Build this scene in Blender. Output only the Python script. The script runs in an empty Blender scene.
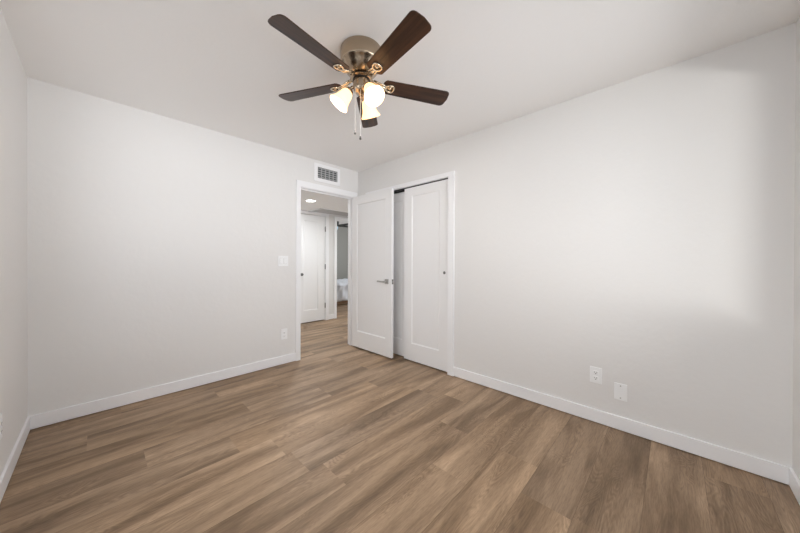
import bpy, bmesh, math, random
from mathutils import Vector, Matrix

random.seed(7)
S = bpy.context.scene
COL = S.collection
PI = math.pi
H = 2.44
W, D = 2.873, 3.680           # room: x from -W to 0, y from -D to 0; the far corner is the origin

# ------------------------------------------------------------------ camera
F_PX = 287.148
YAW, PITCH, ROLL = 0.80686, -0.003448, 0.003584
fw = Vector((math.sin(YAW) * math.cos(PITCH), math.cos(YAW) * math.cos(PITCH), math.sin(PITCH)))
rt = Vector((math.cos(YAW), -math.sin(YAW), 0))
up = rt.cross(fw)
rt2 = rt * math.cos(ROLL) + up * math.sin(ROLL)
up2 = -rt * math.sin(ROLL) + up * math.cos(ROLL)
cam_d = bpy.data.cameras.new('camera')
cam = bpy.data.objects.new('camera', cam_d)
COL.objects.link(cam)
M = Matrix((rt2, up2, -fw)).transposed().to_4x4()
M.translation = Vector((-2.5323, -3.2219, 1.1778))
cam.matrix_world = M
cam_d.sensor_width = 36.0
cam_d.sensor_fit = 'HORIZONTAL'
cam_d.lens = F_PX / 800 * 36.0
cam_d.shift_x = 1.476 / 800
cam_d.shift_y = -3.937 / 800
cam_d.clip_start = 0.05
S.camera = cam

# ------------------------------------------------------------------ exposure, sky, daylight
S.view_settings.view_transform = 'Standard'
S.view_settings.look = 'None'
S.view_settings.gamma = 1.0
S.view_settings.use_curve_mapping = False
S.view_settings.exposure = 0.03
S.cycles.max_bounces = 14
S.cycles.diffuse_bounces = 10
S.cycles.sample_clamp_indirect = 4.0

SKY = 7.4
SKY_P, SKY_SIDE = 6.0, 0.05
GROUND_COL = (1.45, 1.49, 1.55, 1)
SKY_COL = (0.80, 0.84, 0.90, 1)
PATCH_POWER = 12.5
SIDE = 150.0
wd = bpy.data.worlds.new('sky')
S.world = wd
wd.use_nodes = True
wn = wd.node_tree
bg = wn.nodes['Background']
tc = wn.nodes.new('ShaderNodeTexCoord')
sp = wn.nodes.new('ShaderNodeSeparateXYZ')
def wmath(op, *ins):
    n = wn.nodes.new('ShaderNodeMath'); n.operation = op
    for i, v in enumerate(ins):
        if isinstance(v, (int, float)): n.inputs[i].default_value = v
        else: wn.links.new(v, n.inputs[i])
    return n.outputs[0]
wn.links.new(tc.outputs['Generated'], sp.inputs[0])
rp = wn.nodes.new('ShaderNodeValToRGB')
wn.links.new(wmath('MULTIPLY_ADD', sp.outputs['Z'], 0.5, 0.5), rp.inputs[0])
rp.color_ramp.elements[0].position = 0.0
rp.color_ramp.elements[0].color = GROUND_COL                 # sunlit ground outside
e = rp.color_ramp.elements.new(0.47); e.color = GROUND_COL
e = rp.color_ramp.elements.new(0.52); e.color = SKY_COL
rp.color_ramp.elements[-1].position = 1.0
rp.color_ramp.elements[-1].color = SKY_COL
# the sky and the yard are brightest straight out from the window wall (the sun's side)
ahead = wmath('POWER', wmath('MAXIMUM', wmath('MULTIPLY', sp.outputs['Y'], -1.0), 0.0), SKY_P)
wn.links.new(wmath('MULTIPLY', wmath('MULTIPLY_ADD', ahead, 1 - SKY_SIDE, SKY_SIDE), SKY), bg.inputs['Strength'])
wn.links.new(rp.outputs[0], bg.inputs['Color'])

def area(name, loc, direction, sx, sy, power, color=(1, 1, 1), portal=False):
    l = bpy.data.lights.new(name, 'AREA')
    l.shape = 'RECTANGLE'; l.size = sx; l.size_y = sy
    l.energy = power; l.color = color
    if portal: l.cycles.is_portal = True
    o = bpy.data.objects.new(name, l)
    o.location = loc
    o.rotation_euler = Vector(direction).to_track_quat('-Z', 'Z').to_euler()
    COL.objects.link(o)
    return o

WX0, WX1, WZ0, WZ1 = -2.15, -0.30, 0.88, 2.16      # window in the wall behind the camera
area('window_daylight', ((WX0 + WX1) / 2, -3.70, (WZ0 + WZ1) / 2), (0, 1, 0), WX1 - WX0, WZ1 - WZ0, 1, portal=True)
LY0, LY1 = -3.40, -1.30                            # unseen side window added in the left wall to brighten the room
area('added_side_light', (-W - 1.6, -2.45, 2.75), (1, 0, -0.75), 4.2, 1.9, SIDE, (0.95, 0.985, 1.03))  # lamp added beyond the side window to lift the door and right wall
# strip lamp added outside the front window to throw the right wall's bright patch
area('added_patch_strip', (-3.6, -5.45, 1.15), (1, 0.50, 0.02), 0.28, 2.1, PATCH_POWER, (1.0, 0.985, 0.95)).data.spread = math.radians(80)

# ------------------------------------------------------------------ material helpers
def srgb(r, g, b):
    f = lambda c: (c / 255 / 12.92) if c / 255 <= 0.04045 else ((c / 255 + 0.055) / 1.055) ** 2.4
    return (f(r), f(g), f(b), 1)

def mat(name, color, rough=0.5, metal=0.0, bump=None, spec=None, emit=None, vary=0.0, vscale=4.0):
    m = bpy.data.materials.new(name); m.use_nodes = True
    n = m.node_tree; b = n.nodes['Principled BSDF']
    b.inputs['Base Color'].default_value = color
    b.inputs['Roughness'].default_value = rough
    b.inputs['Metallic'].default_value = metal
    if spec is not None: b.inputs['Specular IOR Level'].default_value = spec
    if emit:
        b.inputs['Emission Color'].default_value = emit[0]
        b.inputs['Emission Strength'].default_value = emit[1]
    if vary or bump:
        t = n.nodes.new('ShaderNodeTexCoord')
    if vary:
        nz = n.nodes.new('ShaderNodeTexNoise'); nz.inputs['Scale'].default_value = vscale
        nz.inputs['Detail'].default_value = 3
        n.links.new(t.outputs['Object'], nz.inputs['Vector'])
        hs = n.nodes.new('ShaderNodeMixRGB'); hs.blend_type = 'MIX'
        hs.inputs[1].default_value = tuple(c * (1 - vary) for c in color[:3]) + (1,)
        hs.inputs[2].default_value = tuple(min(1, c * (1 + vary)) for c in color[:3]) + (1,)
        n.links.new(nz.outputs['Fac'], hs.inputs[0])
        n.links.new(hs.outputs[0], b.inputs['Base Color'])
    if bump:
        nb = n.nodes.new('ShaderNodeTexNoise'); nb.inputs['Scale'].default_value = bump[0]
        nb.inputs['Detail'].default_value = bump[2] if len(bump) > 2 else 2
        n.links.new(t.outputs['Object'], nb.inputs['Vector'])
        bp = n.nodes.new('ShaderNodeBump'); bp.inputs['Strength'].default_value = bump[1]
        bp.inputs['Distance'].default_value = 0.004
        n.links.new(nb.outputs['Fac'], bp.inputs['Height'])
        n.links.new(bp.outputs[0], b.inputs['Normal'])
    return m

WALL = mat('wall_paint', (0.775, 0.770, 0.760, 1), 0.72, bump=(24, 0.38, 3), vary=0.012, vscale=1.5)
CEIL = mat('ceiling_paint', (0.90, 0.893, 0.885, 1), 0.8, bump=(42, 0.2, 3))
TRIM = mat('white_trim_paint', (0.88, 0.885, 0.90, 1), 0.38, bump=(60, 0.03))
DOORW = mat('white_door_paint', (0.86, 0.862, 0.865, 1), 0.42, bump=(70, 0.03))
PLATE = mat('white_plastic', (0.89, 0.90, 0.905, 1), 0.3, bump=(80, 0.01))
DARK = mat('dark_slot', (0.015, 0.015, 0.017, 1), 0.6, vary=0.2)
SHADOWGREY = mat('duct_shade', (0.03, 0.032, 0.035, 1), 0.7, vary=0.2)
NICKEL = mat('satin_nickel', (0.50, 0.49, 0.47, 1), 0.33, 1.0, bump=(300, 0.02))
STEEL = mat('dark_steel', (0.20, 0.195, 0.19, 1), 0.35, 1.0, bump=(300, 0.02))
FANMETAL = mat('brushed_fan_metal', (0.42, 0.335, 0.245, 1), 0.25, 1.0, bump=(220, 0.02))
IRON = mat('bright_fan_metal', (0.66, 0.57, 0.44, 1), 0.25, 1.0, bump=(200, 0.02))
BLACKM = mat('black_metal', (0.012, 0.012, 0.013, 1), 0.4, 0.3, bump=(100, 0.02))
GREYWALL = mat('grey_bedroom_paint', (0.30, 0.30, 0.28, 1), 0.8, bump=(40, 0.15, 3))
LOUVRE = mat('grey_vent_metal', (0.36, 0.37, 0.37, 1), 0.45, 0.0, bump=(90, 0.02))
GRILLE = mat('grey_ceiling_grille', (0.50, 0.49, 0.49, 1), 0.5, bump=(90, 0.02))
BEDDING = mat('pale_blue_grey_bedding', (0.72, 0.76, 0.82, 1), 0.9, bump=(14, 0.5, 4), vary=0.05, vscale=7)
BEDWOOD = mat('bed_rail_wood', (0.30, 0.20, 0.13, 1), 0.5, vary=0.2, vscale=9)
CHAINM = mat('white_pull_chain', (0.82, 0.80, 0.77, 1), 0.4, 0.2, bump=(900, 0.1))

def blade_material():
    m = bpy.data.materials.new('dark_walnut_blade'); m.use_nodes = True
    n = m.node_tree; b = n.nodes['Principled BSDF']
    t = n.nodes.new('ShaderNodeTexCoord'); mp = n.nodes.new('ShaderNodeMapping')
    mp.inputs['Scale'].default_value = (1.6, 26, 26)
    oi = n.nodes.new('ShaderNodeObjectInfo')
    ad = n.nodes.new('ShaderNodeVectorMath'); ad.operation = 'ADD'
    mu = n.nodes.new('ShaderNodeMath'); mu.operation = 'MULTIPLY'; mu.inputs[1].default_value = 37
    n.links.new(oi.outputs['Random'], mu.inputs[0])
    n.links.new(t.outputs['Object'], mp.inputs['Vector'])
    n.links.new(mp.outputs[0], ad.inputs[0]); n.links.new(mu.outputs[0], ad.inputs[1])
    nz = n.nodes.new('ShaderNodeTexNoise'); nz.inputs['Scale'].default_value = 1.5
    nz.inputs['Detail'].default_value = 6; nz.inputs['Roughness'].default_value = 0.65
    n.links.new(ad.outputs[0], nz.inputs['Vector'])
    r = n.nodes.new('ShaderNodeValToRGB')
    r.color_ramp.elements[0].position = 0.30; r.color_ramp.elements[0].color = (0.010, 0.0045, 0.0025, 1)
    r.color_ramp.elements[1].position = 0.72; r.color_ramp.elements[1].color = (0.085, 0.036, 0.018, 1)
    n.links.new(nz.outputs['Fac'], r.inputs[0])
    n.links.new(r.outputs[0], b.inputs['Base Color'])
    b.inputs['Roughness'].default_value = 0.34
    b.inputs['Specular IOR Level'].default_value = 0.34
    return m
BLADE = blade_material()

def shade_material():
    m = bpy.data.materials.new('frosted_lit_glass'); m.use_nodes = True
    n = m.node_tree
    for x in list(n.nodes): n.nodes.remove(x)
    out = n.nodes.new('ShaderNodeOutputMaterial')
    tr = n.nodes.new('ShaderNodeBsdfTranslucent'); tr.inputs[0].default_value = (0.009, 0.0055, 0.0022, 1)
    df = n.nodes.new('ShaderNodeBsdfPrincipled'); df.inputs['Base Color'].default_value = (0.70, 0.62, 0.48, 1)
    df.inputs['Roughness'].default_value = 0.25
    mx = n.nodes.new('ShaderNodeMixShader'); mx.inputs[0].default_value = 0.45
    em = n.nodes.new('ShaderNodeEmission'); em.inputs['Color'].default_value = (1.0, 0.58, 0.27, 1)
    em.inputs['Strength'].default_value = 2.4
    ad = n.nodes.new('ShaderNodeAddShader')
    n.links.new(tr.outputs[0], mx.inputs[1]); n.links.new(df.outputs[0], mx.inputs[2])
    n.links.new(mx.outputs[0], ad.inputs[0]); n.links.new(em.outputs[0], ad.inputs[1])
    n.links.new(ad.outputs[0], out.inputs[0])
    return m
SHADE = shade_material()
BULB = mat('lit_bulb', (1, 1, 1, 1), 0.3, emit=((1.0, 0.93, 0.86, 1), 420.0))
LENS = mat('lit_downlight_lens', (1, 1, 1, 1), 0.3, emit=((1.0, 0.98, 0.95, 1), 9.0))
COOLBOWL = mat('cool_fan_light_bowl', (0.40, 0.55, 0.66, 1), 0.3, emit=((0.45, 0.7, 1.0, 1), 0.08))

def floor_material():
    m = bpy.data.materials.new('oak_plank_floor'); m.use_nodes = True
    n = m.node_tree; b = n.nodes['Principled BSDF']; L = n.links.new
    uv = n.nodes.new('ShaderNodeUVMap'); uv.uv_map = 'plank'          # metres along / across each plank, shifted per plank
    ed = n.nodes.new('ShaderNodeUVMap'); ed.uv_map = 'edge'           # metres from the plank's middle
    at = n.nodes.new('ShaderNodeAttribute'); at.attribute_name = 'tone'
    sx = n.nodes.new('ShaderNodeSeparateColor'); L(at.outputs['Color'], sx.inputs[0])
    def noise(scale_xy, detail, rough, dist=0.0):
        mp = n.nodes.new('ShaderNodeMapping'); mp.inputs['Scale'].default_value = (scale_xy[0], scale_xy[1], 1)
        L(uv.outputs[0], mp.inputs['Vector'])
        z = n.nodes.new('ShaderNodeTexNoise'); z.noise_dimensions = '2D'; z.inputs['Scale'].default_value = 1
        z.inputs['Detail'].default_value = detail; z.inputs['Roughness'].default_value = rough
        z.inputs['Distortion'].default_value = dist
        L(mp.outputs[0], z.inputs['Vector'])
        return z
    def ramp(a, c0, p1, c1):
        r = n.nodes.new('ShaderNodeValToRGB')
        r.color_ramp.elements[0].position = a; r.color_ramp.elements[0].color = c0
        r.color_ramp.elements[1].position = p1; r.color_ramp.elements[1].color = c1
        return r
    def mix(kind, fac, a, c):
        x = n.nodes.new('ShaderNodeMixRGB'); x.blend_type = kind
        if isinstance(fac, float): x.inputs[0].default_value = fac
        else: L(fac, x.inputs[0])
        L(a, x.inputs[1])
        if isinstance(c, tuple): x.inputs[2].default_value = c
        else: L(c, x.inputs[2])
        return x.outputs[0]
    band = noise((1.05, 8.5), 2.5, 0.5, 0.5)                             # wide soft light and dark bands along the plank
    r1 = ramp(0.30, (0.205, 0.132, 0.075, 1), 0.70, (0.448, 0.310, 0.196, 1)); L(band.outputs['Fac'], r1.inputs[0])
    c = r1.outputs[0]
    # per-plank tone
    tr = n.nodes.new('ShaderNodeMapRange'); tr.inputs[3].default_value = 0.88; tr.inputs[4].default_value = 1.08
    L(sx.outputs[0], tr.inputs[0])
    hv = n.nodes.new('ShaderNodeHueSaturation'); L(c, hv.inputs['Color']); L(tr.outputs[0], hv.inputs['Value'])
    sr = n.nodes.new('ShaderNodeMapRange'); sr.inputs[3].default_value = 0.92; sr.inputs[4].default_value = 1.0
    L(sx.outputs[1], sr.inputs[0]); L(sr.outputs[0], hv.inputs['Saturation'])
    c = hv.outputs[0]
    # cathedral figure: contour lines of a stretched noise
    fig = noise((1.3, 8.5), 2.2, 0.5, 0.4)
    mu = n.nodes.new('ShaderNodeMath'); mu.operation = 'MULTIPLY'; mu.inputs[1].default_value = 26; L(fig.outputs['Fac'], mu.inputs[0])
    fr = n.nodes.new('ShaderNodeMath'); fr.operation = 'PINGPONG'; fr.inputs[1].default_value = 0.5; L(mu.outputs[0], fr.inputs[0])
    r2 = ramp(0.02, (0.80, 0.785, 0.765, 1), 0.48, (1.10, 1.10, 1.10, 1)); L(fr.outputs[0], r2.inputs[0])
    patch = noise((1.1, 5.0), 2, 0.5)
    r3 = ramp(0.44, (0, 0, 0, 1), 0.58, (0.9, 0.9, 0.9, 1)); L(patch.outputs['Fac'], r3.inputs[0])
    c = mix('MULTIPLY', r3.outputs[0], c, r2.outputs[0])
    # fine pores
    fine = noise((16.0, 170.0), 4, 0.65)
    r4 = ramp(0.33, (0.76, 0.745, 0.73, 1), 0.62, (1.06, 1.06, 1.06, 1)); L(fine.outputs['Fac'], r4.inputs[0])
    c = mix('MULTIPLY', 0.75, c, r4.outputs[0])
    mid = noise((3.0, 55.0), 4, 0.6, 0.4)
    r5 = ramp(0.36, (0.84, 0.825, 0.81, 1), 0.60, (1.04, 1.04, 1.04, 1)); L(mid.outputs['Fac'], r5.inputs[0])
    c = mix('MULTIPLY', 0.6, c, r5.outputs[0])
    # plank seams: the bevelled edges of each plank
    se = n.nodes.new('ShaderNodeSeparateXYZ'); L(ed.outputs[0], se.inputs[0])
    def edge(sock, half_attr_value):
        a = n.nodes.new('ShaderNodeMath'); a.operation = 'ABSOLUTE'; L(sock, a.inputs[0])
        g = n.nodes.new('ShaderNodeMath'); g.operation = 'GREATER_THAN'; g.inputs[1].default_value = half_attr_value; L(a.outputs[0], g.inputs[0])
        return g.outputs[0]
    g1 = edge(se.outputs['Y'], 0.114 - 0.0010)
    c = mix('MULTIPLY', g1, c, (0.62, 0.60, 0.58, 1))
    L(c, b.inputs['Base Color'])
    b.inputs['Roughness'].default_value = 0.48
    b.inputs['Specular IOR Level'].default_value = 0.35
    bp = n.nodes.new('ShaderNodeBump'); bp.inputs['Strength'].default_value = 0.12; bp.inputs['Distance'].default_value = 0.002
    L(fine.outputs['Fac'], bp.inputs['Height']); L(bp.outputs[0], b.inputs['Normal'])
    return m
FLOOR = floor_material()

# ------------------------------------------------------------------ mesh helpers
class MB:
    """Collects shapes (world coordinates) and links them as ONE mesh object."""
    def __init__(self): self.bm = bmesh.new()
    def box(self, x0, x1, y0, y1, z0, z1, bev=0.0, seg=2):
        vs = [self.bm.verts.new((x, y, z)) for x in (x0, x1) for y in (y0, y1) for z in (z0, z1)]
        fs = [self.bm.faces.new([vs[i] for i in q]) for q in
              ((0, 1, 3, 2), (4, 6, 7, 5), (0, 4, 5, 1), (2, 3, 7, 6), (0, 2, 6, 4), (1, 5, 7, 3))]
        if bev:
            es = list({e for f in fs for e in f.edges})
            bmesh.ops.bevel(self.bm, geom=es, offset=bev, segments=seg, affect='EDGES', profile=0.7)
        return self
    def lathe(self, prof, n=32, M=None, close=False):
        """prof: (radius, z) pairs revolved about local z; M places it."""
        M = M or Matrix.Identity(4)
        rings = []
        for r, z in prof:
            if r < 1e-6:
                rings.append([self.bm.verts.new(M @ Vector((0, 0, z)))])
            else:
                rings.append([self.bm.verts.new(M @ Vector((r * math.cos(2 * PI * i / n), r * math.sin(2 * PI * i / n), z))) for i in range(n)])
        pairs = list(zip(rings, rings[1:]))
        if close: pairs.append((rings[-1], rings[0]))
        for a, b in pairs:
            for i in range(n):
                j = (i + 1) % n
                if len(a) == 1 and len(b) == 1: continue
                if len(a) == 1: self.bm.faces.new((a[0], b[i], b[j]))
                elif len(b) == 1: self.bm.faces.new((a[i], a[j], b[0]))
                else: self.bm.faces.new((a[i], a[j], b[j], b[i]))
        return self
    def tube(self, pts, r, n=10, cyclic=False):
        pts = [Vector(p) for p in pts]
        rad = r if isinstance(r, (list, tuple)) else [r] * len(pts)
        rings = []; prev = None
        for i, p in enumerate(pts):
            a = pts[i - 1] if (i > 0 or cyclic) else p
            b = pts[(i + 1) % len(pts)] if (i < len(pts) - 1 or cyclic) else p
            t = (b - a).normalized()
            if prev is None:
                u = t.cross(Vector((0, 0, 1)))
                if u.length < 1e-3: u = t.cross(Vector((1, 0, 0)))
            else:
                u = prev - t * prev.dot(t)
            u.normalize(); prev = u; v = t.cross(u)
            rings.append([self.bm.verts.new(p + rad[i] * (u * math.cos(2 * PI * k / n) + v * math.sin(2 * PI * k / n))) for k in range(n)])
        m = len(rings)
        for i in range(m if cyclic else m - 1):
            a, b = rings[i], rings[(i + 1) % m]
            for k in range(n):
                self.bm.faces.new((a[k], a[(k + 1) % n], b[(k + 1) % n], b[k]))
        if not cyclic:
            self.bm.faces.new(rings[0][::-1]); self.bm.faces.new(rings[-1])
        return self
    def prism(self, outline, z0, z1, M=None, bev=0.0):
        M = M or Matrix.Identity(4)
        lo = [self.bm.verts.new(M @ Vector((x, y, z0))) for x, y in outline]
        hi = [self.bm.verts.new(M @ Vector((x, y, z1))) for x, y in outline]
        n = len(outline)
        f = [self.bm.faces.new(lo[::-1]), self.bm.faces.new(hi)]
        for i in range(n):
            f.append(self.bm.faces.new((lo[i], lo[(i + 1) % n], hi[(i + 1) % n], hi[i])))
        if bev:
            es = list({e for q in f[:2] for e in q.edges})
            bmesh.ops.bevel(self.bm, geom=es, offset=bev, segments=2, affect='EDGES')
        return self
    def build(self, name, material, parent=None, smooth=False, origin=None):
        bmesh.ops.recalc_face_normals(self.bm, faces=self.bm.faces[:])
        if parent is not None:
            o0 = parent_origin(parent)
        elif origin is not None:
            o0 = Vector(origin)
        else:
            xs = [v.co for v in self.bm.verts]
            o0 = Vector(((min(v.x for v in xs) + max(v.x for v in xs)) / 2,
                         (min(v.y for v in xs) + max(v.y for v in xs)) / 2, min(v.z for v in xs)))
        for v in self.bm.verts: v.co -= o0
        me = bpy.data.meshes.new(name)
        self.bm.to_mesh(me); self.bm.free()
        me.materials.append(material)
        if smooth:
            for p_ in me.polygons: p_.use_smooth = True
            try: me.set_sharp_from_angle(angle=math.radians(40))
            except Exception: pass
        o = bpy.data.objects.new(name, me)
        COL.objects.link(o)
        if parent is not None:
            o.parent = parent
        else:
            o.location = o0
        return o

def parent_origin(p):
    v = Vector((0, 0, 0))
    while p is not None:
        v += p.location; p = p.parent
    return v

def tag(o, label=None, cat=None, group=None, kind=None):
    if label: o['label'] = label
    if cat: o['category'] = cat
    if group: o['group'] = group
    if kind: o['kind'] = kind
    return o

def thing(name, loc, label, cat, group=None, kind=None):
    o = bpy.data.objects.new(name, None)
    o.empty_display_size = 0.1
    o.location = loc
    COL.objects.link(o)
    return tag(o, label, cat, group, kind)

def struct(o, label=None, cat=None):
    return tag(o, label, cat, None, 'structure')

# ------------------------------------------------------------------ floor (planks run along x)
def build_floor():
    bm = bmesh.new()
    uvl = bm.loops.layers.uv.new('plank'); edl = bm.loops.layers.uv.new('edge')
    tl = bm.loops.layers.float_color.new('tone')
    Wp, Lp = 0.228, 1.22
    X0, X1, Y0, Y1 = -3.0, 4.75, -3.85, 5.40
    # end joints read off the photo: row number -> x of one joint
    seen = {0: -2.585, 2: -2.34, 3: -1.93, 4: -1.745, 6: -1.63, 7: -0.787, 8: -1.185, 10: -1.04, 11: -1.02}
    ytop = -0.385
    r0 = int(math.floor((ytop - Y1) / Wp)) - 1
    r1 = int(math.ceil((ytop - Y0) / Wp)) + 1
    rng = random.Random(21)
    for r in range(r0, r1):
        yb, ya = ytop - Wp * (r + 1), ytop - Wp * r
        a, b = max(yb, Y0), min(ya, Y1)
        if b - a < 1e-4: continue
        j = seen.get(r, rng.uniform(0, Lp))
        k0 = int(math.floor((X0 - j) / Lp)) - 1
        x = j + k0 * Lp
        while x < X1:
            xa, xb = max(x, X0), min(x + Lp, X1)
            t = (rng.random(), rng.random(), rng.random(), 1)
            off = (rng.uniform(0, 90), rng.uniform(0, 90)); fl = rng.choice((1, -1))
            if xb - xa > 1e-4:
                f = bm.faces.new([bm.verts.new((px, py, 0)) for px, py in ((xa, a), (xb, a), (xb, b), (xa, b))])
                for lp in f.loops:
                    co = lp.vert.co
                    lp[uvl].uv = ((co.x - x) * fl + off[0], co.y - yb + off[1])
                    lp[edl].uv = (co.x - (x + Lp / 2), co.y - (ya + yb) / 2)
                    lp[tl] = t
            x += Lp
    # the slab's sides and underside
    v = [bm.verts.new(q) for q in ((X0, Y0, -0.1), (X1, Y0, -0.1), (X1, Y1, -0.1), (X0, Y1, -0.1),
                                   (X0, Y0, 0), (X1, Y0, 0), (X1, Y1, 0), (X0, Y1, 0))]
    for q in ((3, 2, 1, 0), (0, 1, 5, 4), (1, 2, 6, 5), (2, 3, 7, 6), (3, 0, 4, 7)):
        bm.faces.new([v[i] for i in q])
    me = bpy.data.meshes.new('floor'); bm.to_mesh(me); bm.free()
    me.materials.append(FLOOR)
    o = bpy.data.objects.new('floor', me); COL.objects.link(o)
    return struct(o, 'brown oak plank floor running from the bedroom into the hall', 'floor')
build_floor()

# ------------------------------------------------------------------ shell of the bedroom
T = 0.115
DX0, DX1, DZ = -0.863, -0.080, 2.060           # bedroom doorway in the back wall
CY0, CY1, CZ = -1.518, -0.250, 2.062           # closet opening in the right wall
struct(MB().box(-W - T, T, -D - 0.12, T, H, H + 0.1).build('ceiling', CEIL), 'plain off-white bedroom ceiling around the fan', 'ceiling')
struct(MB().box(-W - T, -W, -D - 0.12, LY0, 0, H).box(-W - T, -W, LY1, T, 0, H).box(-W - T, -W, LY0, LY1, 0, WZ0).box(-W - T, -W, LY0, LY1, WZ1, H).build('wall_left', WALL), 'off-white wall at the left edge of the photo', 'wall')
struct(MB().box(-W, DX0 - 0.02, 0, T, 0, H).box(DX1 + 0.02, T, 0, T, 0, H)
       .box(DX0 - 0.02, DX1 + 0.02, 0, T, DZ + 0.02, H).build('wall_back', WALL), 'off-white wall holding the open doorway', 'wall')
struct(MB().box(0, T, -D - 0.12, CY0 - 0.02, 0, H).box(0, T, CY1 + 0.02, 0, 0, H)
       .box(0, T, CY0 - 0.02, CY1 + 0.02, CZ + 0.02, H).build('wall_right', WALL), 'off-white wall right of the closet with a bright window glow', 'wall')
struct(MB().box(-W, WX0, -D - 0.12, -D, 0, H).box(WX1, 0, -D - 0.12, -D, 0, H)
       .box(WX0, WX1, -D - 0.12, -D, 0, WZ0).box(WX0, WX1, -D - 0.12, -D, WZ1, H).build('wall_front', WALL), 'off-white window wall just showing at the right edge', 'wall')
# closet shell behind the sliding doors
struct(MB().box(T, 0.80, -1.75, -1.64, 0, H).box(T, 0.80, -0.11, 0.0, 0, H).box(0.75, 0.86, -1.75, 0, 0, H)
       .box(T, 0.75, -1.64, -0.11, H - 0.05, H).build('wall_closet', WALL), 'closet interior behind the white sliding doors', 'wall')

# window behind the camera
fr = MB()
for a in ((WX0, WX0 + .05, WZ0, WZ1), (WX1 - .04, WX1, WZ0, WZ1), (WX0, WX1, WZ0, WZ0 + .04), (WX0, WX1, WZ1 - .04, WZ1)):
    fr.box(a[0], a[1], -3.79, -3.75, a[2], a[3], 0.003)
fr.box((WX0 + WX1) / 2 - .025, (WX0 + WX1) / 2 + .025, -3.79, -3.75, WZ0, WZ1, 0.003)
win = struct(fr.build('window_1', TRIM), 'white sliding window in the wall behind the camera', 'window')

fr = MB()
for a in ((LY0, LY0 + .04, WZ0, WZ1), (LY1 - .04, LY1, WZ0, WZ1), (LY0, LY1, WZ0, WZ0 + .04), (LY0, LY1, WZ1 - .04, WZ1), ((LY0 + LY1) / 2 - .025, (LY0 + LY1) / 2 + .025, WZ0, WZ1)):
    fr.box(-W - .10, -W - .06, a[0], a[1], a[2], a[3], 0.003)
struct(fr.build('added_window_2', TRIM), 'white sliding window added unseen in the left wall for its light', 'window')  # frame of the added window, out of view

# baseboards
BH, BT = 0.098, 0.013
def baseboard(mb, x0, x1, y0, y1, h=BH): mb.box(x0, x1, y0, y1, 0.005, h, 0.004, 3)   # a thin dark gap over the planks
b_ = MB(); baseboard(b_, -W, -0.9235, -BT, 0)
struct(b_.build('baseboard_back', TRIM), 'white baseboard from the left corner to the doorway', 'baseboard')
b_ = MB(); baseboard(b_, -W, -W + BT, -D, -BT)
struct(b_.build('baseboard_left', TRIM), 'white baseboard along the wall at the left edge', 'baseboard')
b_ = MB(); baseboard(b_, -BT, 0, -D + BT, -1.5935)
struct(b_.build('baseboard_right', TRIM), 'long white baseboard right of the closet below the outlets', 'baseboard')
b_ = MB(); baseboard(b_, -W + BT, 0, -D, -D + BT)
struct(b_.build('baseboard_front', TRIM), 'short bit of white baseboard in the lower right corner', 'baseboard')

# doorway trim: jambs, stops and casing
t_ = MB()
t_.box(DX0 - .02, DX0, -0.001, T + .001, 0, DZ).box(DX1, DX1 + .02, -0.001, T + .001, 0, DZ).box(DX0 - .02, DX1 + .02, -0.001, T + .001, DZ, DZ + .02)
t_.box(DX0, DX0 + .012, .042, .075, 0, DZ, .002).box(DX1 - .012, DX1, .042, .075, 0, DZ, .002).box(DX0, DX1, .042, .075, DZ - .012, DZ, .002)
t_.box(-0.924, DX0 - .005, -.016, 0, 0, DZ + .0053, .003).box(DX1 + .005, -.024, -.016, 0, 0, DZ + .0053, .003).box(-0.924, -.024, -.016, 0, DZ + .005, 2.138, .003)
t_.box(-0.924, DX0 - .005, T, T + .016, 0, DZ + .0053, .003).box(DX1 + .005, -.024, T, T + .016, 0, DZ + .0053, .003).box(-0.924, -.024, T, T + .016, DZ + .005, 2.134, .003)
struct(t_.build('trim_1', TRIM), 'white casing around the open bedroom doorway', 'door frame')
# closet trim
t_ = MB()
t_.box(-.001, T, CY0 - .02, CY0, 0, CZ).box(-.001, T, CY1, CY1 + .02, 0, CZ).box(-.001, T, CY0 - .02, CY1 + .02, CZ, CZ + .02)
t_.box(-.016, 0, -1.593, CY0 - .003, 0, CZ + .0033, .003).box(-.016, 0, CY1 + .003, CY1 + .068, 0, CZ + .0033, .003).box(-.016, 0, -1.593, CY1 + .068, CZ + .003, 2.112, .003)
struct(t_.build('trim_2', TRIM), 'white casing around the sliding closet doors', 'door frame')
struct(MB().box(.012, .100, CY0, CY1, CZ - .012, CZ).build('trim_3', DARK), 'dark sliding track above the closet doors', 'door track')

# ------------------------------------------------------------------ doors
def slab(w, h, t, st, top, bot, rec=0.008, bev=0.012, both=True):
    """Panel door in local axes: x 0..w, y 0..t, z 0..h, a recessed panel on the faces."""
    mb = MB(); bm = mb.bm
    def face_side(y, yr):
        O = [(0, 0), (w, 0), (w, h), (0, h)]
        I = [(st, bot), (w - st, bot), (w - st, h - top), (st, h - top)]
        J = [(st + bev, bot + bev), (w - st - bev, bot + bev), (w - st - bev, h - top - bev), (st + bev, h - top - bev)]
        vo = [bm.verts.new((x, y, z)) for x, z in O]
        vi = [bm.verts.new((x, y, z)) for x, z in I]
        vj = [bm.verts.new((x, yr, z)) for x, z in J]
        for k in range(4):
            l = (k + 1) % 4
            bm.faces.new((vo[k], vo[l], vi[l], vi[k]))
            bm.faces.new((vi[k], vi[l], vj[l], vj[k]))
        bm.faces.new(vj)
        return vo
    a = face_side(0, rec); b = face_side(t, t - rec if both else t)
    es = []
    for k in range(4):
        l = (k + 1) % 4
        f = bm.faces.new((a[k], a[l], b[l], b[k]))
        es += list(f.edges)
    bmesh.ops.bevel(bm, geom=list(set(es)), offset=0.002, segments=2, affect='EDGES')
    return mb

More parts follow.
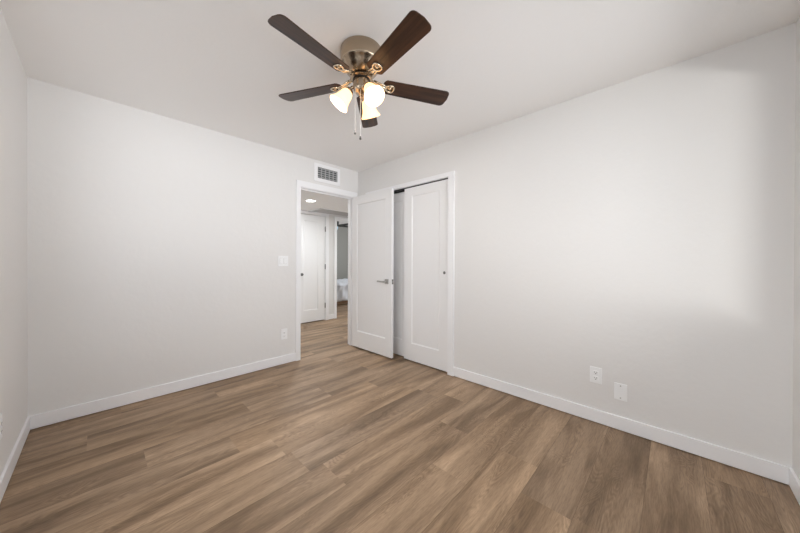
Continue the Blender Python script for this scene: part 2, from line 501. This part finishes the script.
def place(mb, M):
    bmesh.ops.transform(mb.bm, matrix=M, verts=mb.bm.verts[:])
    return mb

# the open bedroom door: closed it would fill the doorway; it stands open 90 degrees into the room
dz0 = 0.020
LX = -0.1150                                     # face towards the camera
door = thing('door_1', (LX + .018, -.40, 0), 'white one-panel door standing open into the room in front of the closet', 'door', kind='structure')
Mleaf = Matrix(((0, 1, 0, LX), (-1, 0, 0, -0.018), (0, 0, 1, dz0), (0, 0, 0, 1)))   # local x -> -y, local y -> +x
place(slab(0.774, 2.037, 0.035, 0.108, 0.108, 0.215), Mleaf).build('door_leaf', DOORW, door)
hy, hz = -0.712, 0.935
hd = MB().box(LX - .009, LX, hy - .030, hy + .030, hz - .030, hz + .030, .003)
hd.tube([(LX - .005, hy, hz), (LX - .048, hy, hz)], .010, 14)
lev = hd.build('lever_handle', NICKEL, door, smooth=False)
tag(lev, 'satin nickel square plate and lever handle')
MB().box(LX - .054, LX - .042, hy - .011, hy + .125, hz - .009, hz + .009, .004).build('lever', NICKEL, lev)
hd = MB().box(LX + .035, LX + .044, hy - .030, hy + .030, hz - .030, hz + .030, .003)
hd.tube([(LX + .040, hy, hz), (LX + .083, hy, hz)], .010, 14)
hd.box(LX + .077, LX + .089, hy - .011, hy + .125, hz - .009, hz + .009, .004)
tag(hd.build('lever_handle', NICKEL, door), 'satin nickel lever handle')
lp = MB().box(LX + .005, LX + .030, -.7938, -.7915, hz - .029, hz + .029, .001)
lat = lp.build('latch_plate', STEEL, door)
MB().box(LX + .011, LX + .024, -.802, -.7938, hz - .010, hz + .010, .002).build('latch_bolt', NICKEL, lat)
for z in (.25, 1.05, 1.84):
    MB().lathe([(0, z - .045), (.006, z - .045), (.006, z + .045), (0, z + .045)], 12, Matrix.Translation((DX1 + .003, -.010, 0))).box(DX1 - .032, DX1 + .0015, -.0175, -.0155, z - .045, z + .045).build('hinge', NICKEL, door)

# sliding closet doors
def closet_door(name, x0, y_far, y_near, label):
    w = y_far - y_near
    d = thing(name, (x0 + .016, (y_far + y_near) / 2, 0), label, 'door', kind='structure')
    Mx = Matrix(((0, 1, 0, x0), (-1, 0, 0, y_far), (0, 0, 1, .012), (0, 0, 0, 1)))
    place(slab(w, 2.040 if x0 < .04 else 2.022, 0.032, 0.118, 0.10, 0.20), Mx).build('door_leaf', DOORW, d)
    return d
fd = closet_door('door_2', 0.014, -0.876, -1.512, 'front white sliding closet door with a dark finger pull')
MB().lathe([(0, 0), (.008, 0), (.0145, -.0015), (.016, -.0005), (.016, .004), (0, .004)], 20,
           Matrix.Translation((.0135, -1.459, 1.060)) @ Matrix.Rotation(PI / 2, 4, 'Y')).build('finger_pull', STEEL, fd)
rd = closet_door('door_3', 0.062, -0.256, -0.915, 'rear white sliding closet door seen in the gap beside the open door')

# ------------------------------------------------------------------ hall beyond the doorway
HC = 2.137
HY = 1.813
LX0, LX1 = -0.010, 0.602            # linen door
OX0, OX1 = 0.874, 1.640             # opening to the far bedroom
struct(MB().box(-1.7, 2.8, T, HY, HC, HC + .30).build('ceiling_hall', CEIL), 'low hall ceiling seen through the doorway', 'ceiling')
struct(MB().box(-1.7, LX0 - .02, HY, HY + T, 0, H).box(LX1 + .02, OX0 - .015, HY, HY + T, 0, H).box(OX1 + .015, 2.8, HY, HY + T, 0, H)
       .box(LX0 - .02, LX1 + .02, HY, HY + T, 2.09, H).box(OX0 - .015, OX1 + .015, HY, HY + T, 2.045, H).build('wall_hall', WALL), 'off-white hall wall facing the bedroom doorway', 'wall')
struct(MB().box(-1.8, -1.7, T, HY + T, 0, H).box(2.8, 2.9, T, HY + T, 0, H).build('wall_hall_ends', WALL), 'end walls of the hall', 'wall')
struct(MB().box(T, 2.8, 0, T, 0, H).build('wall_hall_near', WALL), 'near side wall of the hall', 'wall')
t_ = MB()
t_.box(LX0 - .02, LX0, HY - .001, HY + T, 0, 2.075).box(LX1, LX1 + .02, HY - .001, HY + T, 0, 2.075).box(LX0 - .02, LX1 + .02, HY - .001, HY + T, 2.075, 2.09)
t_.box(LX0 - .078, LX0 - .006, HY - .016, HY, 0, 2.0783, .003).box(LX1 + .006, LX1 + .078, HY - .016, HY, 0, 2.0783, .003).box(LX0 - .078, LX1 + .078, HY - .016, HY, 2.078, HC - .001, .003)
struct(t_.build('trim_4', TRIM), 'white casing around the closed hall door', 'door frame')
t_ = MB()
t_.box(OX0 - .015, OX0, HY - .001, HY + T + .001, 0, 2.03).box(OX1, OX1 + .015, HY - .001, HY + T + .001, 0, 2.03).box(OX0 - .015, OX1 + .015, HY - .001, HY + T + .001, 2.03, 2.045)
t_.box(OX0 - .065, OX0 - .005, HY - .016, HY, 0, 2.0353, .003).box(OX1 + .005, OX1 + .065, HY - .016, HY, 0, 2.0353, .003).box(OX0 - .065, OX1 + .065, HY - .016, HY, 2.035, 2.10, .003)
t_.box(OX0 - .065, OX0 - .005, HY + T, HY + T + .016, 0, 2.0353, .003).box(OX1 + .005, OX1 + .065, HY + T, HY + T + .016, 0, 2.0353, .003).box(OX0 - .065, OX1 + .065, HY + T, HY + T + .016, 2.035, 2.10, .003)
struct(t_.build('trim_5', TRIM), 'white casing around the opening to the far bedroom', 'door frame')
b_ = MB(); baseboard(b_, LX1 + .078, OX0 - .065, HY - BT, HY)
struct(b_.build('baseboard_hall', TRIM), 'short white baseboard between the two hall door casings', 'baseboard')

hdoor = thing('door_4', ((LX0 + LX1) / 2, HY + .02, 0), 'closed white panel door across the hall with a small knob', 'door', kind='structure')
Mh = Matrix.Translation((LX0 + .004, HY + .002, .015))
place(slab(LX1 - LX0 - .010, 2.053, .035, .148, .115, .225), Mh).build('door_leaf', DOORW, hdoor)
kn = MB().lathe([(0, 0), (.026, 0), (.026, .006), (.010, .010), (.010, .030), (.024, .040), (.027, .052), (.022, .062), (0, .066)], 20,
                Matrix.Translation((.085, HY + .002, .930)) @ Matrix.Rotation(PI / 2, 4, 'X')).build('door_knob', STEEL, hdoor, smooth=True)
for z in (.30, 1.07, 1.82):
    MB().lathe([(0, z - .05), (.009, z - .05), (.009, z + .05), (0, z + .05)], 12, Matrix.Translation((LX1 - .002, HY - .007, 0))).build('hinge', STEEL, hdoor)

# ceiling downlight in the hall
dl = thing('downlight', (-.21, .93, HC), 'round lit downlight in the hall ceiling beyond the doorway', 'ceiling light')
MB().lathe([(.086, 0), (.086, -.003), (.074, -.006), (.068, -.004), (.068, 0)], 36, Matrix.Translation((-.21, .93, HC))).build('trim_ring', TRIM, dl, smooth=True)
MB().lathe([(0, -.004), (.0678, -.004), (.0678, -.001), (0, -.001)], 36, Matrix.Translation((-.21, .93, HC))).build('lens', LENS, dl)
for lx in (-.21, 1.9):  # the seen downlight, then an unseen lamp added to brighten the hall
    area('hall_downlight_and_added_glow', (lx, .93 if lx < 0 else 1.0, HC - .015), (0, 0, -1), .15, .15, 16, (.94, .975, 1.0))

# return-air grille in the hall ceiling
gx0, gx1, gy0, gy1 = .225, 1.120, 1.345, 1.80
gv = thing('return_air_grille', ((gx0 + gx1) / 2, (gy0 + gy1) / 2, HC), 'grey grille in the hall ceiling above the closed hall door', 'vent')
MB().box(gx0, gx1, gy0, gy0 + .03, HC - .012, HC, .002).box(gx0, gx1, gy1 - .03, gy1, HC - .012, HC, .002).box(gx0, gx0 + .03, gy0, gy1, HC - .012, HC, .002).box(gx1 - .03, gx1, gy0, gy1, HC - .012, HC, .002).build('grille_frame', TRIM, gv)
sl = MB()
y = gy0 + .035
while y < gy1 - .035:
    sl.box(gx0 + .03, gx1 - .03, y, y + .011, HC - .009, HC - .004)
    y += .0145
sl.build('slats', GRILLE, gv)
MB().box(gx0 + .02, gx1 - .02, gy0 + .02, gy1 - .02, HC - .003, HC - .0005).build('filter', GRILLE, gv)

# ------------------------------------------------------------------ far bedroom, seen through the second opening
RX0, RX1, RY0, RY1 = .62, 4.65, HY + T, 5.25
struct(MB().box(RX0 - .1, RX1 + .1, RY0, RY1 + .1, H, H + .1).build('ceiling_bedroom', CEIL), 'ceiling of the far bedroom', 'ceiling')
struct(MB().box(RX0 - .1, RX1 + .1, RY1, RY1 + .1, 0, H).build('wall_bedroom_back', GREYWALL), 'grey wall of the far bedroom behind the bed', 'wall')
struct(MB().box(RX0 - .1, RX0, RY0, RY1, 0, H).build('wall_bedroom_left', GREYWALL), 'left wall of the far bedroom', 'wall')
struct(MB().box(RX1, RX1 + .1, RY0, RY1, 0, .9).box(RX1, RX1 + .1, RY0, RY1, 2.1, H).box(RX1, RX1 + .1, RY0, 2.0, .9, 2.1).box(RX1, RX1 + .1, 3.2, RY1, .9, 2.1).build('wall_bedroom_right', GREYWALL), 'right wall of the far bedroom with an opening added for light', 'wall')  # unseen opening added to let light onto the bed
struct(MB().box(2.8, RX1 + .1, RY0 - .1, RY0, 0, H).build('wall_bedroom_front', GREYWALL), 'near wall of the far bedroom', 'wall')
area('far_bedroom_added_light', (RX1 + .05, 2.60, 1.5), (-1, 0.05, -0.1), 1.15, 1.15, 70, (.98, .985, 1.0))  # lamp added in that opening to light the bed and grey wall

bx0, bx1, by0, by1 = 1.55, 3.6, 3.16, 4.72
bed = thing('bed', ((bx0 + bx1) / 2, (by0 + by1) / 2, 0), 'bed with a pale blue-grey duvet in the far bedroom', 'bed')
MB().box(bx0 + .05, bx1 - .05, by0 + .05, by1 - .05, .11, .26, .01).box(bx0 + .05, bx1 - .05, by0 + .05, by0 + .08, .02, .11, .004).build('bed_rail', BEDWOOD, bed)
for px, py in ((bx0 + .08, by0 + .08), (bx1 - .08, by0 + .08), (bx0 + .08, by1 - .08), (bx1 - .08, by1 - .08)):
    MB().box(px - .03, px + .03, py - .03, py + .03, 0, .11, .003).build('leg', BEDWOOD, bed)
MB().box(bx0 + .04, bx1 - .04, by0 + .04, by1 - .04, .26, .52, .04, 4).build('mattress', BEDDING, bed, smooth=True)
def duvet():
    mb = MB(); bm = mb.bm; rng = random.Random(4)
    nx, prof = 60, []
    # cross-section over the bed: near hem, up the side, over the top, down the far side
    for k in range(9): prof.append((by0 - .005 - .012 * math.sin(k * .9), .115 + k * .052))
    for k in range(5): a = PI / 2 * k / 4; prof.append((by0 + .05 - .05 * math.cos(a), .54 + .055 * math.sin(a)))
    for k in range(1, 15): prof.append((by0 + .05 + (by1 - by0 - .1) * k / 15, .600 + .012 * math.sin(k * 1.3)))
    for k in range(5): a = PI / 2 * k / 4; prof.append((by1 - .05 + .05 * math.sin(a), .54 + .055 * math.cos(a)))
    for k in range(8, -1, -1): prof.append((by1 + .005, .115 + k * .052))
    rows = []
    for i in range(nx + 1):
        x = bx0 + (bx1 - bx0) * i / nx
        row = []
        for k, (y, z) in enumerate(prof):
            side = 1 if z < .54 else .35
            wv = .016 * math.sin(x * 19 + z * 6) + .010 * math.sin(x * 41 - z * 14 + 1.3)
            wz = .010 * math.sin(x * 9 + y * 5) + .006 * math.sin(x * 23 - y * 11)
            row.append(bm.verts.new((x, y - wv * side * (1 if y < (by0 + by1) / 2 else -1), z + (wz if z > .5 else .006 * math.sin(x * 13)))))
        rows.append(row)
    for a, b in zip(rows, rows[1:]):
        for k in range(len(prof) - 1): bm.faces.new((a[k], b[k], b[k + 1], a[k + 1]))
    return mb
dv = duvet().build('duvet', BEDDING, bed, smooth=True)
so = dv.modifiers.new('thickness', 'SOLIDIFY'); so.thickness = 0.018; so.offset = -1

f2x, f2y = 2.06, 3.62
f2 = thing('ceiling_fan', (f2x, f2y, H), 'black ceiling fan in the far bedroom above the bed', 'ceiling fan')
MB().lathe([(0, 0), (.06, 0), (.055, -.035), (.015, -.05), (.015, -.09), (0, -.09)], 24, Matrix.Translation((f2x, f2y, H))).build('canopy', BLACKM, f2, smooth=True)
MB().lathe([(0, 2.355), (.05, 2.35), (.085, 2.31), (.09, 2.24), (.07, 2.17), (0, 2.165)], 28, Matrix.Translation((f2x, f2y, 0))).build('motor_housing', BLACKM, f2, smooth=True)
for k in range(5):
    a = math.radians(-12 + 72 * k)
    Mb = Matrix.Translation((f2x, f2y, 2.175)) @ Matrix.Rotation(a, 4, 'Z') @ Matrix.Rotation(math.radians(-11), 4, 'X')
    out = [(.07, -.03), (.16, -.055), (.58, -.065), (.61, -.045), (.61, .045), (.58, .065), (.16, .055), (.07, .03)]
    MB().prism(out, -.004, .004, Mb).build('blade', BLACKM, f2)
MB().lathe([(0, 2.05), (.035, 2.055), (.060, 2.085), (.066, 2.12), (.06, 2.155), (0, 2.155)], 24, Matrix.Translation((f2x, f2y, 0))).build('light_bowl', COOLBOWL, f2, smooth=True)

# ------------------------------------------------------------------ plates and vent on the walls
def screw(mb, c, axis):
    M_ = Matrix.Translation(c) @ (Matrix.Rotation(PI / 2, 4, 'X') if axis == 'y' else Matrix.Rotation(-PI / 2, 4, 'Y'))
    mb.lathe([(0, .0012), (.003, .0008), (.0034, 0), (0, 0)], 12, M_)

# two-gang rocker switch on the back wall
sw = thing('light_switch', (-1.076, 0, 1.122), 'white double rocker light switch left of the doorway', 'light switch')
MB().box(-1.134, -1.018, -.006, 0, 1.122, 1.238, .0025, 3).build('plate', PLATE, sw)
for cx in (-1.099, -1.053):
    m_ = MB().box(cx - .0165, cx + .0165, -.0095, -.0055, 1.147, 1.213, .0015)
    ro = m_.build('rocker', PLATE, sw)
    MB().box(cx - .0178, cx + .0178, -.0063, -.0058, 1.1457, 1.2143).build('rocker_gap_shade', LOUVRE, ro)  # grey sheet colours in the shading of the gap round the rocker

def receptacle(parent, c, axis):
    """One socket face with its slots; c is its centre on the plate's surface."""
    x, y, z = c
    if axis == 'y':
        f = MB().box(x - .0165, x + .0165, y - .003, y + .001, z - .0135, z + .0135, .002).build('socket', PLATE, parent)
        s = MB().box(x - .0075, x - .0055, y - .0034, y - .0028, z - .002, z + .007).box(x + .0055, x + .0075, y - .0034, y - .0028, z - .002, z + .006)
        s.lathe([(0, .0034), (.0026, .0034), (.0026, .0028), (0, .0028)], 12, Matrix.Translation((x, y, z - .0075)) @ Matrix.Rotation(PI / 2, 4, 'X'))
    else:
        sg = -1 if axis == '-x' else 1
        a, b = sorted((x + sg * .003, x - sg * .001))
        f = MB().box(a, b, y - .0165, y + .0165, z - .0135, z + .0135, .002).build('socket', PLATE, parent)
        a, b = sorted((x + sg * .0034, x + sg * .0028))
        s = MB().box(a, b, y - .0078, y - .0052, z - .002, z + .007).box(a, b, y + .0052, y + .0078, z - .002, z + .006)
        s.box(a, b, y - .0028, y + .0028, z - .0105, z - .005)
    s.build('slots', DARK, f)

ob = thing('wall_outlet', (-1.063, 0, .283), 'white double outlet low on the wall left of the doorway', 'outlet')
MB().box(-1.099, -1.027, -.006, 0, .283, .402, .0025, 3).build('plate', PLATE, ob)
for z in (.322, .362): receptacle(ob, (-1.063, -.006, z), 'y')
orr = thing('wall_outlet', (0, -2.813, .290), 'white double outlet with dark slots low on the right wall', 'outlet')
MB().box(-.006, 0, -2.850, -2.776, .290, .406, .0025, 3).build('plate', PLATE, orr)
for z in (.328, .368): receptacle(orr, (-.006, -2.813, z), '-x')
bl = thing('blank_wall_plate', (0, -2.958, .212), 'white blank cover plate right of the right wall outlet', 'wall plate')
MB().box(-.006, 0, -2.994, -2.922, .212, .328, .0025, 3).build('plate', PLATE, bl)
for z in (.228, .312):
    MB().lathe([(0, .0016), (.004, .0012), (.0046, 0), (0, 0)], 14, Matrix.Translation((-.006, -2.958, z)) @ Matrix.Rotation(-PI / 2, 4, 'Y')).build('screw', NICKEL, bl)
ol = thing('wall_outlet', (-W, -.815, .292), 'sliver of a white outlet plate at the left edge of the photo', 'outlet')
MB().box(-W, -W + .006, -.867, -.791, .292, .412, .0025, 3).build('plate', PLATE, ol)
for z in (.331, .371): receptacle(ol, (-W + .006, -.829, z), 'x')

# air vent above the doorway
vx0, vx1, vz0, vz1 = -.690, -.310, 2.178, 2.402
ix0, ix1, iz0, iz1 = -.640, -.352, 2.222, 2.360
vt = thing('air_vent', ((vx0 + vx1) / 2, 0, vz0), 'white framed air vent with dark louvres above the doorway', 'vent')
MB().box(vx0, ix0, -.009, 0, vz0, vz1, .002).box(ix1, vx1, -.009, 0, vz0, vz1, .002).box(ix0 - .002, ix1 + .002, -.009, 0, vz0, iz0, .002).box(ix0 - .002, ix1 + .002, -.009, 0, iz1, vz1, .002).build('vent_frame', TRIM, vt)
MB().box(ix0, ix1, -.0012, -.0002, iz0, iz1).build('duct_shade_sheet', SHADOWGREY, vt)  # dark sheet stands in for the shade inside the duct
for k in range(5):
    z = iz0 + (iz1 - iz0) * (k + .5) / 5
    m_ = MB(); m_.box(ix0, ix1, -.007, -.0055, -.0075, .0075)
    place(m_, Matrix.Translation((0, 0, z)) @ Matrix.Translation((0, -.006, 0)) @ Matrix.Rotation(math.radians(28), 4, 'X') @ Matrix.Translation((0, .006, 0)))
    m_.build('louvre', LOUVRE, vt)
for k in range(1, 6):
    x = ix0 + (ix1 - ix0) * (k - .12) / 5
    MB().box(x - .0085, x + .0085, -.0098, -.0085, iz0, iz1).build('vane', LOUVRE, vt)

# ------------------------------------------------------------------ ceiling fan
FX, FY = -1.4417, -1.8634
fan = thing('ceiling_fan', (FX, FY, H), 'brushed metal ceiling fan with five dark blades and three lit glass shades', 'ceiling fan')
FS = 0.98                          # light kit and housing are laid out around the fan's axis, then sized
A = Matrix.Translation((FX, FY, 0.02356)) @ Matrix.Scale(FS, 4)
MB().lathe([(0, 2.4652), (.124, 2.4652), (.127, 2.460), (.127, 2.384), (.1238, 2.376), (.117, 2.372), (.104, 2.352), (.087, 2.330), (.069, 2.315), (.058, 2.309), (0, 2.309)], 64, A).build('motor_housing', FANMETAL, fan, smooth=True)
MB().lathe([(0, 2.309), (.054, 2.309), (.054, 2.300), (0, 2.300)], 40, A).build('shadow_gap', BLACKM, fan, smooth=True)
MB().lathe([(0, 2.301), (.055, 2.301), (.066, 2.298), (.068, 2.292), (.062, 2.288), (0, 2.288)], 48, A).build('flywheel', FANMETAL, fan, smooth=True)
MB().lathe([(0, 2.288), (.053, 2.288), (.053, 2.282), (0, 2.282)], 40, A).build('seal_ring', BLACKM, fan, smooth=True)
MB().lathe([(0, 2.282), (.047, 2.282), (.050, 2.276), (.050, 2.232), (.046, 2.218), (.034, 2.206), (.018, 2.200), (.010, 2.190), (.012, 2.182), (.006, 2.174), (0, 2.173)], 40, A).build('switch_housing', FANMETAL, fan, smooth=True)

BZ, PT, BW, BR = 2.2526, math.radians(-11.8), 0.1235, 0.5645
def blade_outline():
    pts = []
    w0, w1, r0, r1, rc = .052, BW / 2, .130, BR, .024
    pts += [(r0 + .018 * (1 - math.cos(a)) if False else r0 + w0 * .45 * (1 - math.sin(a)), -w0 * math.cos(a)) for a in [PI / 2 * (1 - k / 6) for k in range(7)]]   # rounded root, lower half
    # tip lower corner
    for k in range(7):
        a = -PI / 2 + PI / 2 * k / 6
        pts.append((r1 - rc + rc * math.cos(a) - .0, -w1 + rc + rc * math.sin(a)))
    pts.append((r1 + .006, 0))
    for k in range(7):
        a = PI / 2 * k / 6
        pts.append((r1 - rc + rc * math.cos(a), w1 - rc + rc * math.sin(a)))
    pts += [(r0 + w0 * .45 * (1 - math.sin(a)), w0 * math.cos(a)) for a in [PI / 2 * k / 6 for k in range(6)]]
    return pts
# first blade with its iron, in local axes: x outwards from the fan's centre
def blade_mesh():
    mb = MB(); mb.prism(blade_outline(), -.003, .003, bev=.0012)
    me = bpy.data.meshes.new('blade'); bmesh.ops.recalc_face_normals(mb.bm, faces=mb.bm.faces[:]); mb.bm.to_mesh(me); mb.bm.free()
    me.materials.append(BLADE); return me
def iron_mesh():
    mb = MB()
    z = -.0075
    # teardrop ring under the blade
    ring = [(.150, 0), (.157, -.015), (.172, -.024), (.190, -.025), (.199, -.018), (.202, 0), (.199, .018), (.190, .025), (.172, .024), (.157, .015)]
    mb.tube([(x, y, z) for x, y in ring], .0052, 8, cyclic=True)
    mb.prism([(.152, -.012), (.172, -.020), (.194, -.020), (.198, 0), (.194, .020), (.172, .020), (.152, .012)], -.0050, -.0032)
    mb.lathe([(0, -.012), (.007, -.010), (.008, -.003), (0, -.003)], 14, Matrix.Translation((.178, 0, 0)))
    # arm up to the flywheel
    mb.tube([(.156, 0, z), (.130, 0, -.004), (.105, 0, .008), (.080, 0, .018), (.055, 0, .021)], [.008, .009, .009, .009, .009], 8)
    mb.tube([(.156, -.014, z), (.120, -.018, -.002), (.075, -.012, .018)], .005, 8)
    mb.tube([(.156, .014, z), (.120, .018, -.002), (.075, .012, .018)], .005, 8)
    me = bpy.data.meshes.new('blade_iron'); bmesh.ops.recalc_face_normals(mb.bm, faces=mb.bm.faces[:]); mb.bm.to_mesh(me); mb.bm.free()
    for p_ in me.polygons: p_.use_smooth = True
    me.materials.append(IRON); return me
bme, ime = blade_mesh(), iron_mesh()
for k in range(5):
    a = math.radians(187.94 + 72 * k)
    bo = bpy.data.objects.new('blade', bme); COL.objects.link(bo); bo.parent = fan
    bo.matrix_local = Matrix.Translation((0, 0, BZ - H)) @ Matrix.Rotation(a, 4, 'Z') @ Matrix.Rotation(PT, 4, 'X')
    io = bpy.data.objects.new('blade_iron', ime); COL.objects.link(io); io.parent = bo
    tag(io, 'bright metal bracket with a pierced medallion')

# light kit: three arms, bell shades and bulbs
cam_az = math.radians(231.2)
for k in range(3):
    az = cam_az + math.radians(33 + 120 * k)
    d = Vector((math.cos(az), math.sin(az), 0))
    C0 = Vector((0, 0, 0))
    neck = C0 + d * .070 + Vector((0, 0, 2.218))
    ax = (d * .60 + Vector((0, 0, -.80))).normalized()
    arm = MB().tube([C0 + d * .035 + Vector((0, 0, 2.235)), C0 + d * .055 + Vector((0, 0, 2.238)), neck - ax * .006, neck + ax * .012], [.010, .010, .012, .014], 12)
    q = ax.to_track_quat('Z', 'Y').to_matrix().to_4x4()
    MM = Matrix.Translation(neck) @ q
    arm.lathe([(0, -.004), (.022, -.004), (.026, .004), (.026, .018), (0, .018)], 24, MM)
    arm_o = place(arm, A).build('light_arm', FANMETAL, fan, smooth=True)
    prof = [(.024, .010), (.030, .016), (.036, .030), (.040, .050), (.044, .070), (.050, .088), (.060, .106), (.0635, .112)]
    inner = [(r - .003, z) for r, z in prof[::-1]]
    sh = MB().lathe(prof + inner, 40, A @ MM, close=True).build('lamp_shade', SHADE, fan, smooth=True)
    MB().lathe([(0, .018), (.012, .020), (.013, .034), (.020, .050), (.028, .068), (.028, .080), (.020, .094), (0, .100)], 20, A @ MM).build('bulb', BULB, sh, smooth=True)

# pull chains
for (x, y, z0, z1) in ((-1.506, -1.886, 2.192, 1.932), (-1.476, -1.898, 2.182, 1.906)):
    ch = MB().tube([(x, y, z0), (x, y, z1)], .0013, 6).build('pull_chain', CHAINM, fan)
    MB().lathe([(0, z1 + .004), (.003, z1 + .002), (.0058, z1 - .010), (.0062, z1 - .016), (0, z1 - .020)], 12, Matrix.Translation((x, y, 0))).build('chain_pendant', STEEL, ch, smooth=True)
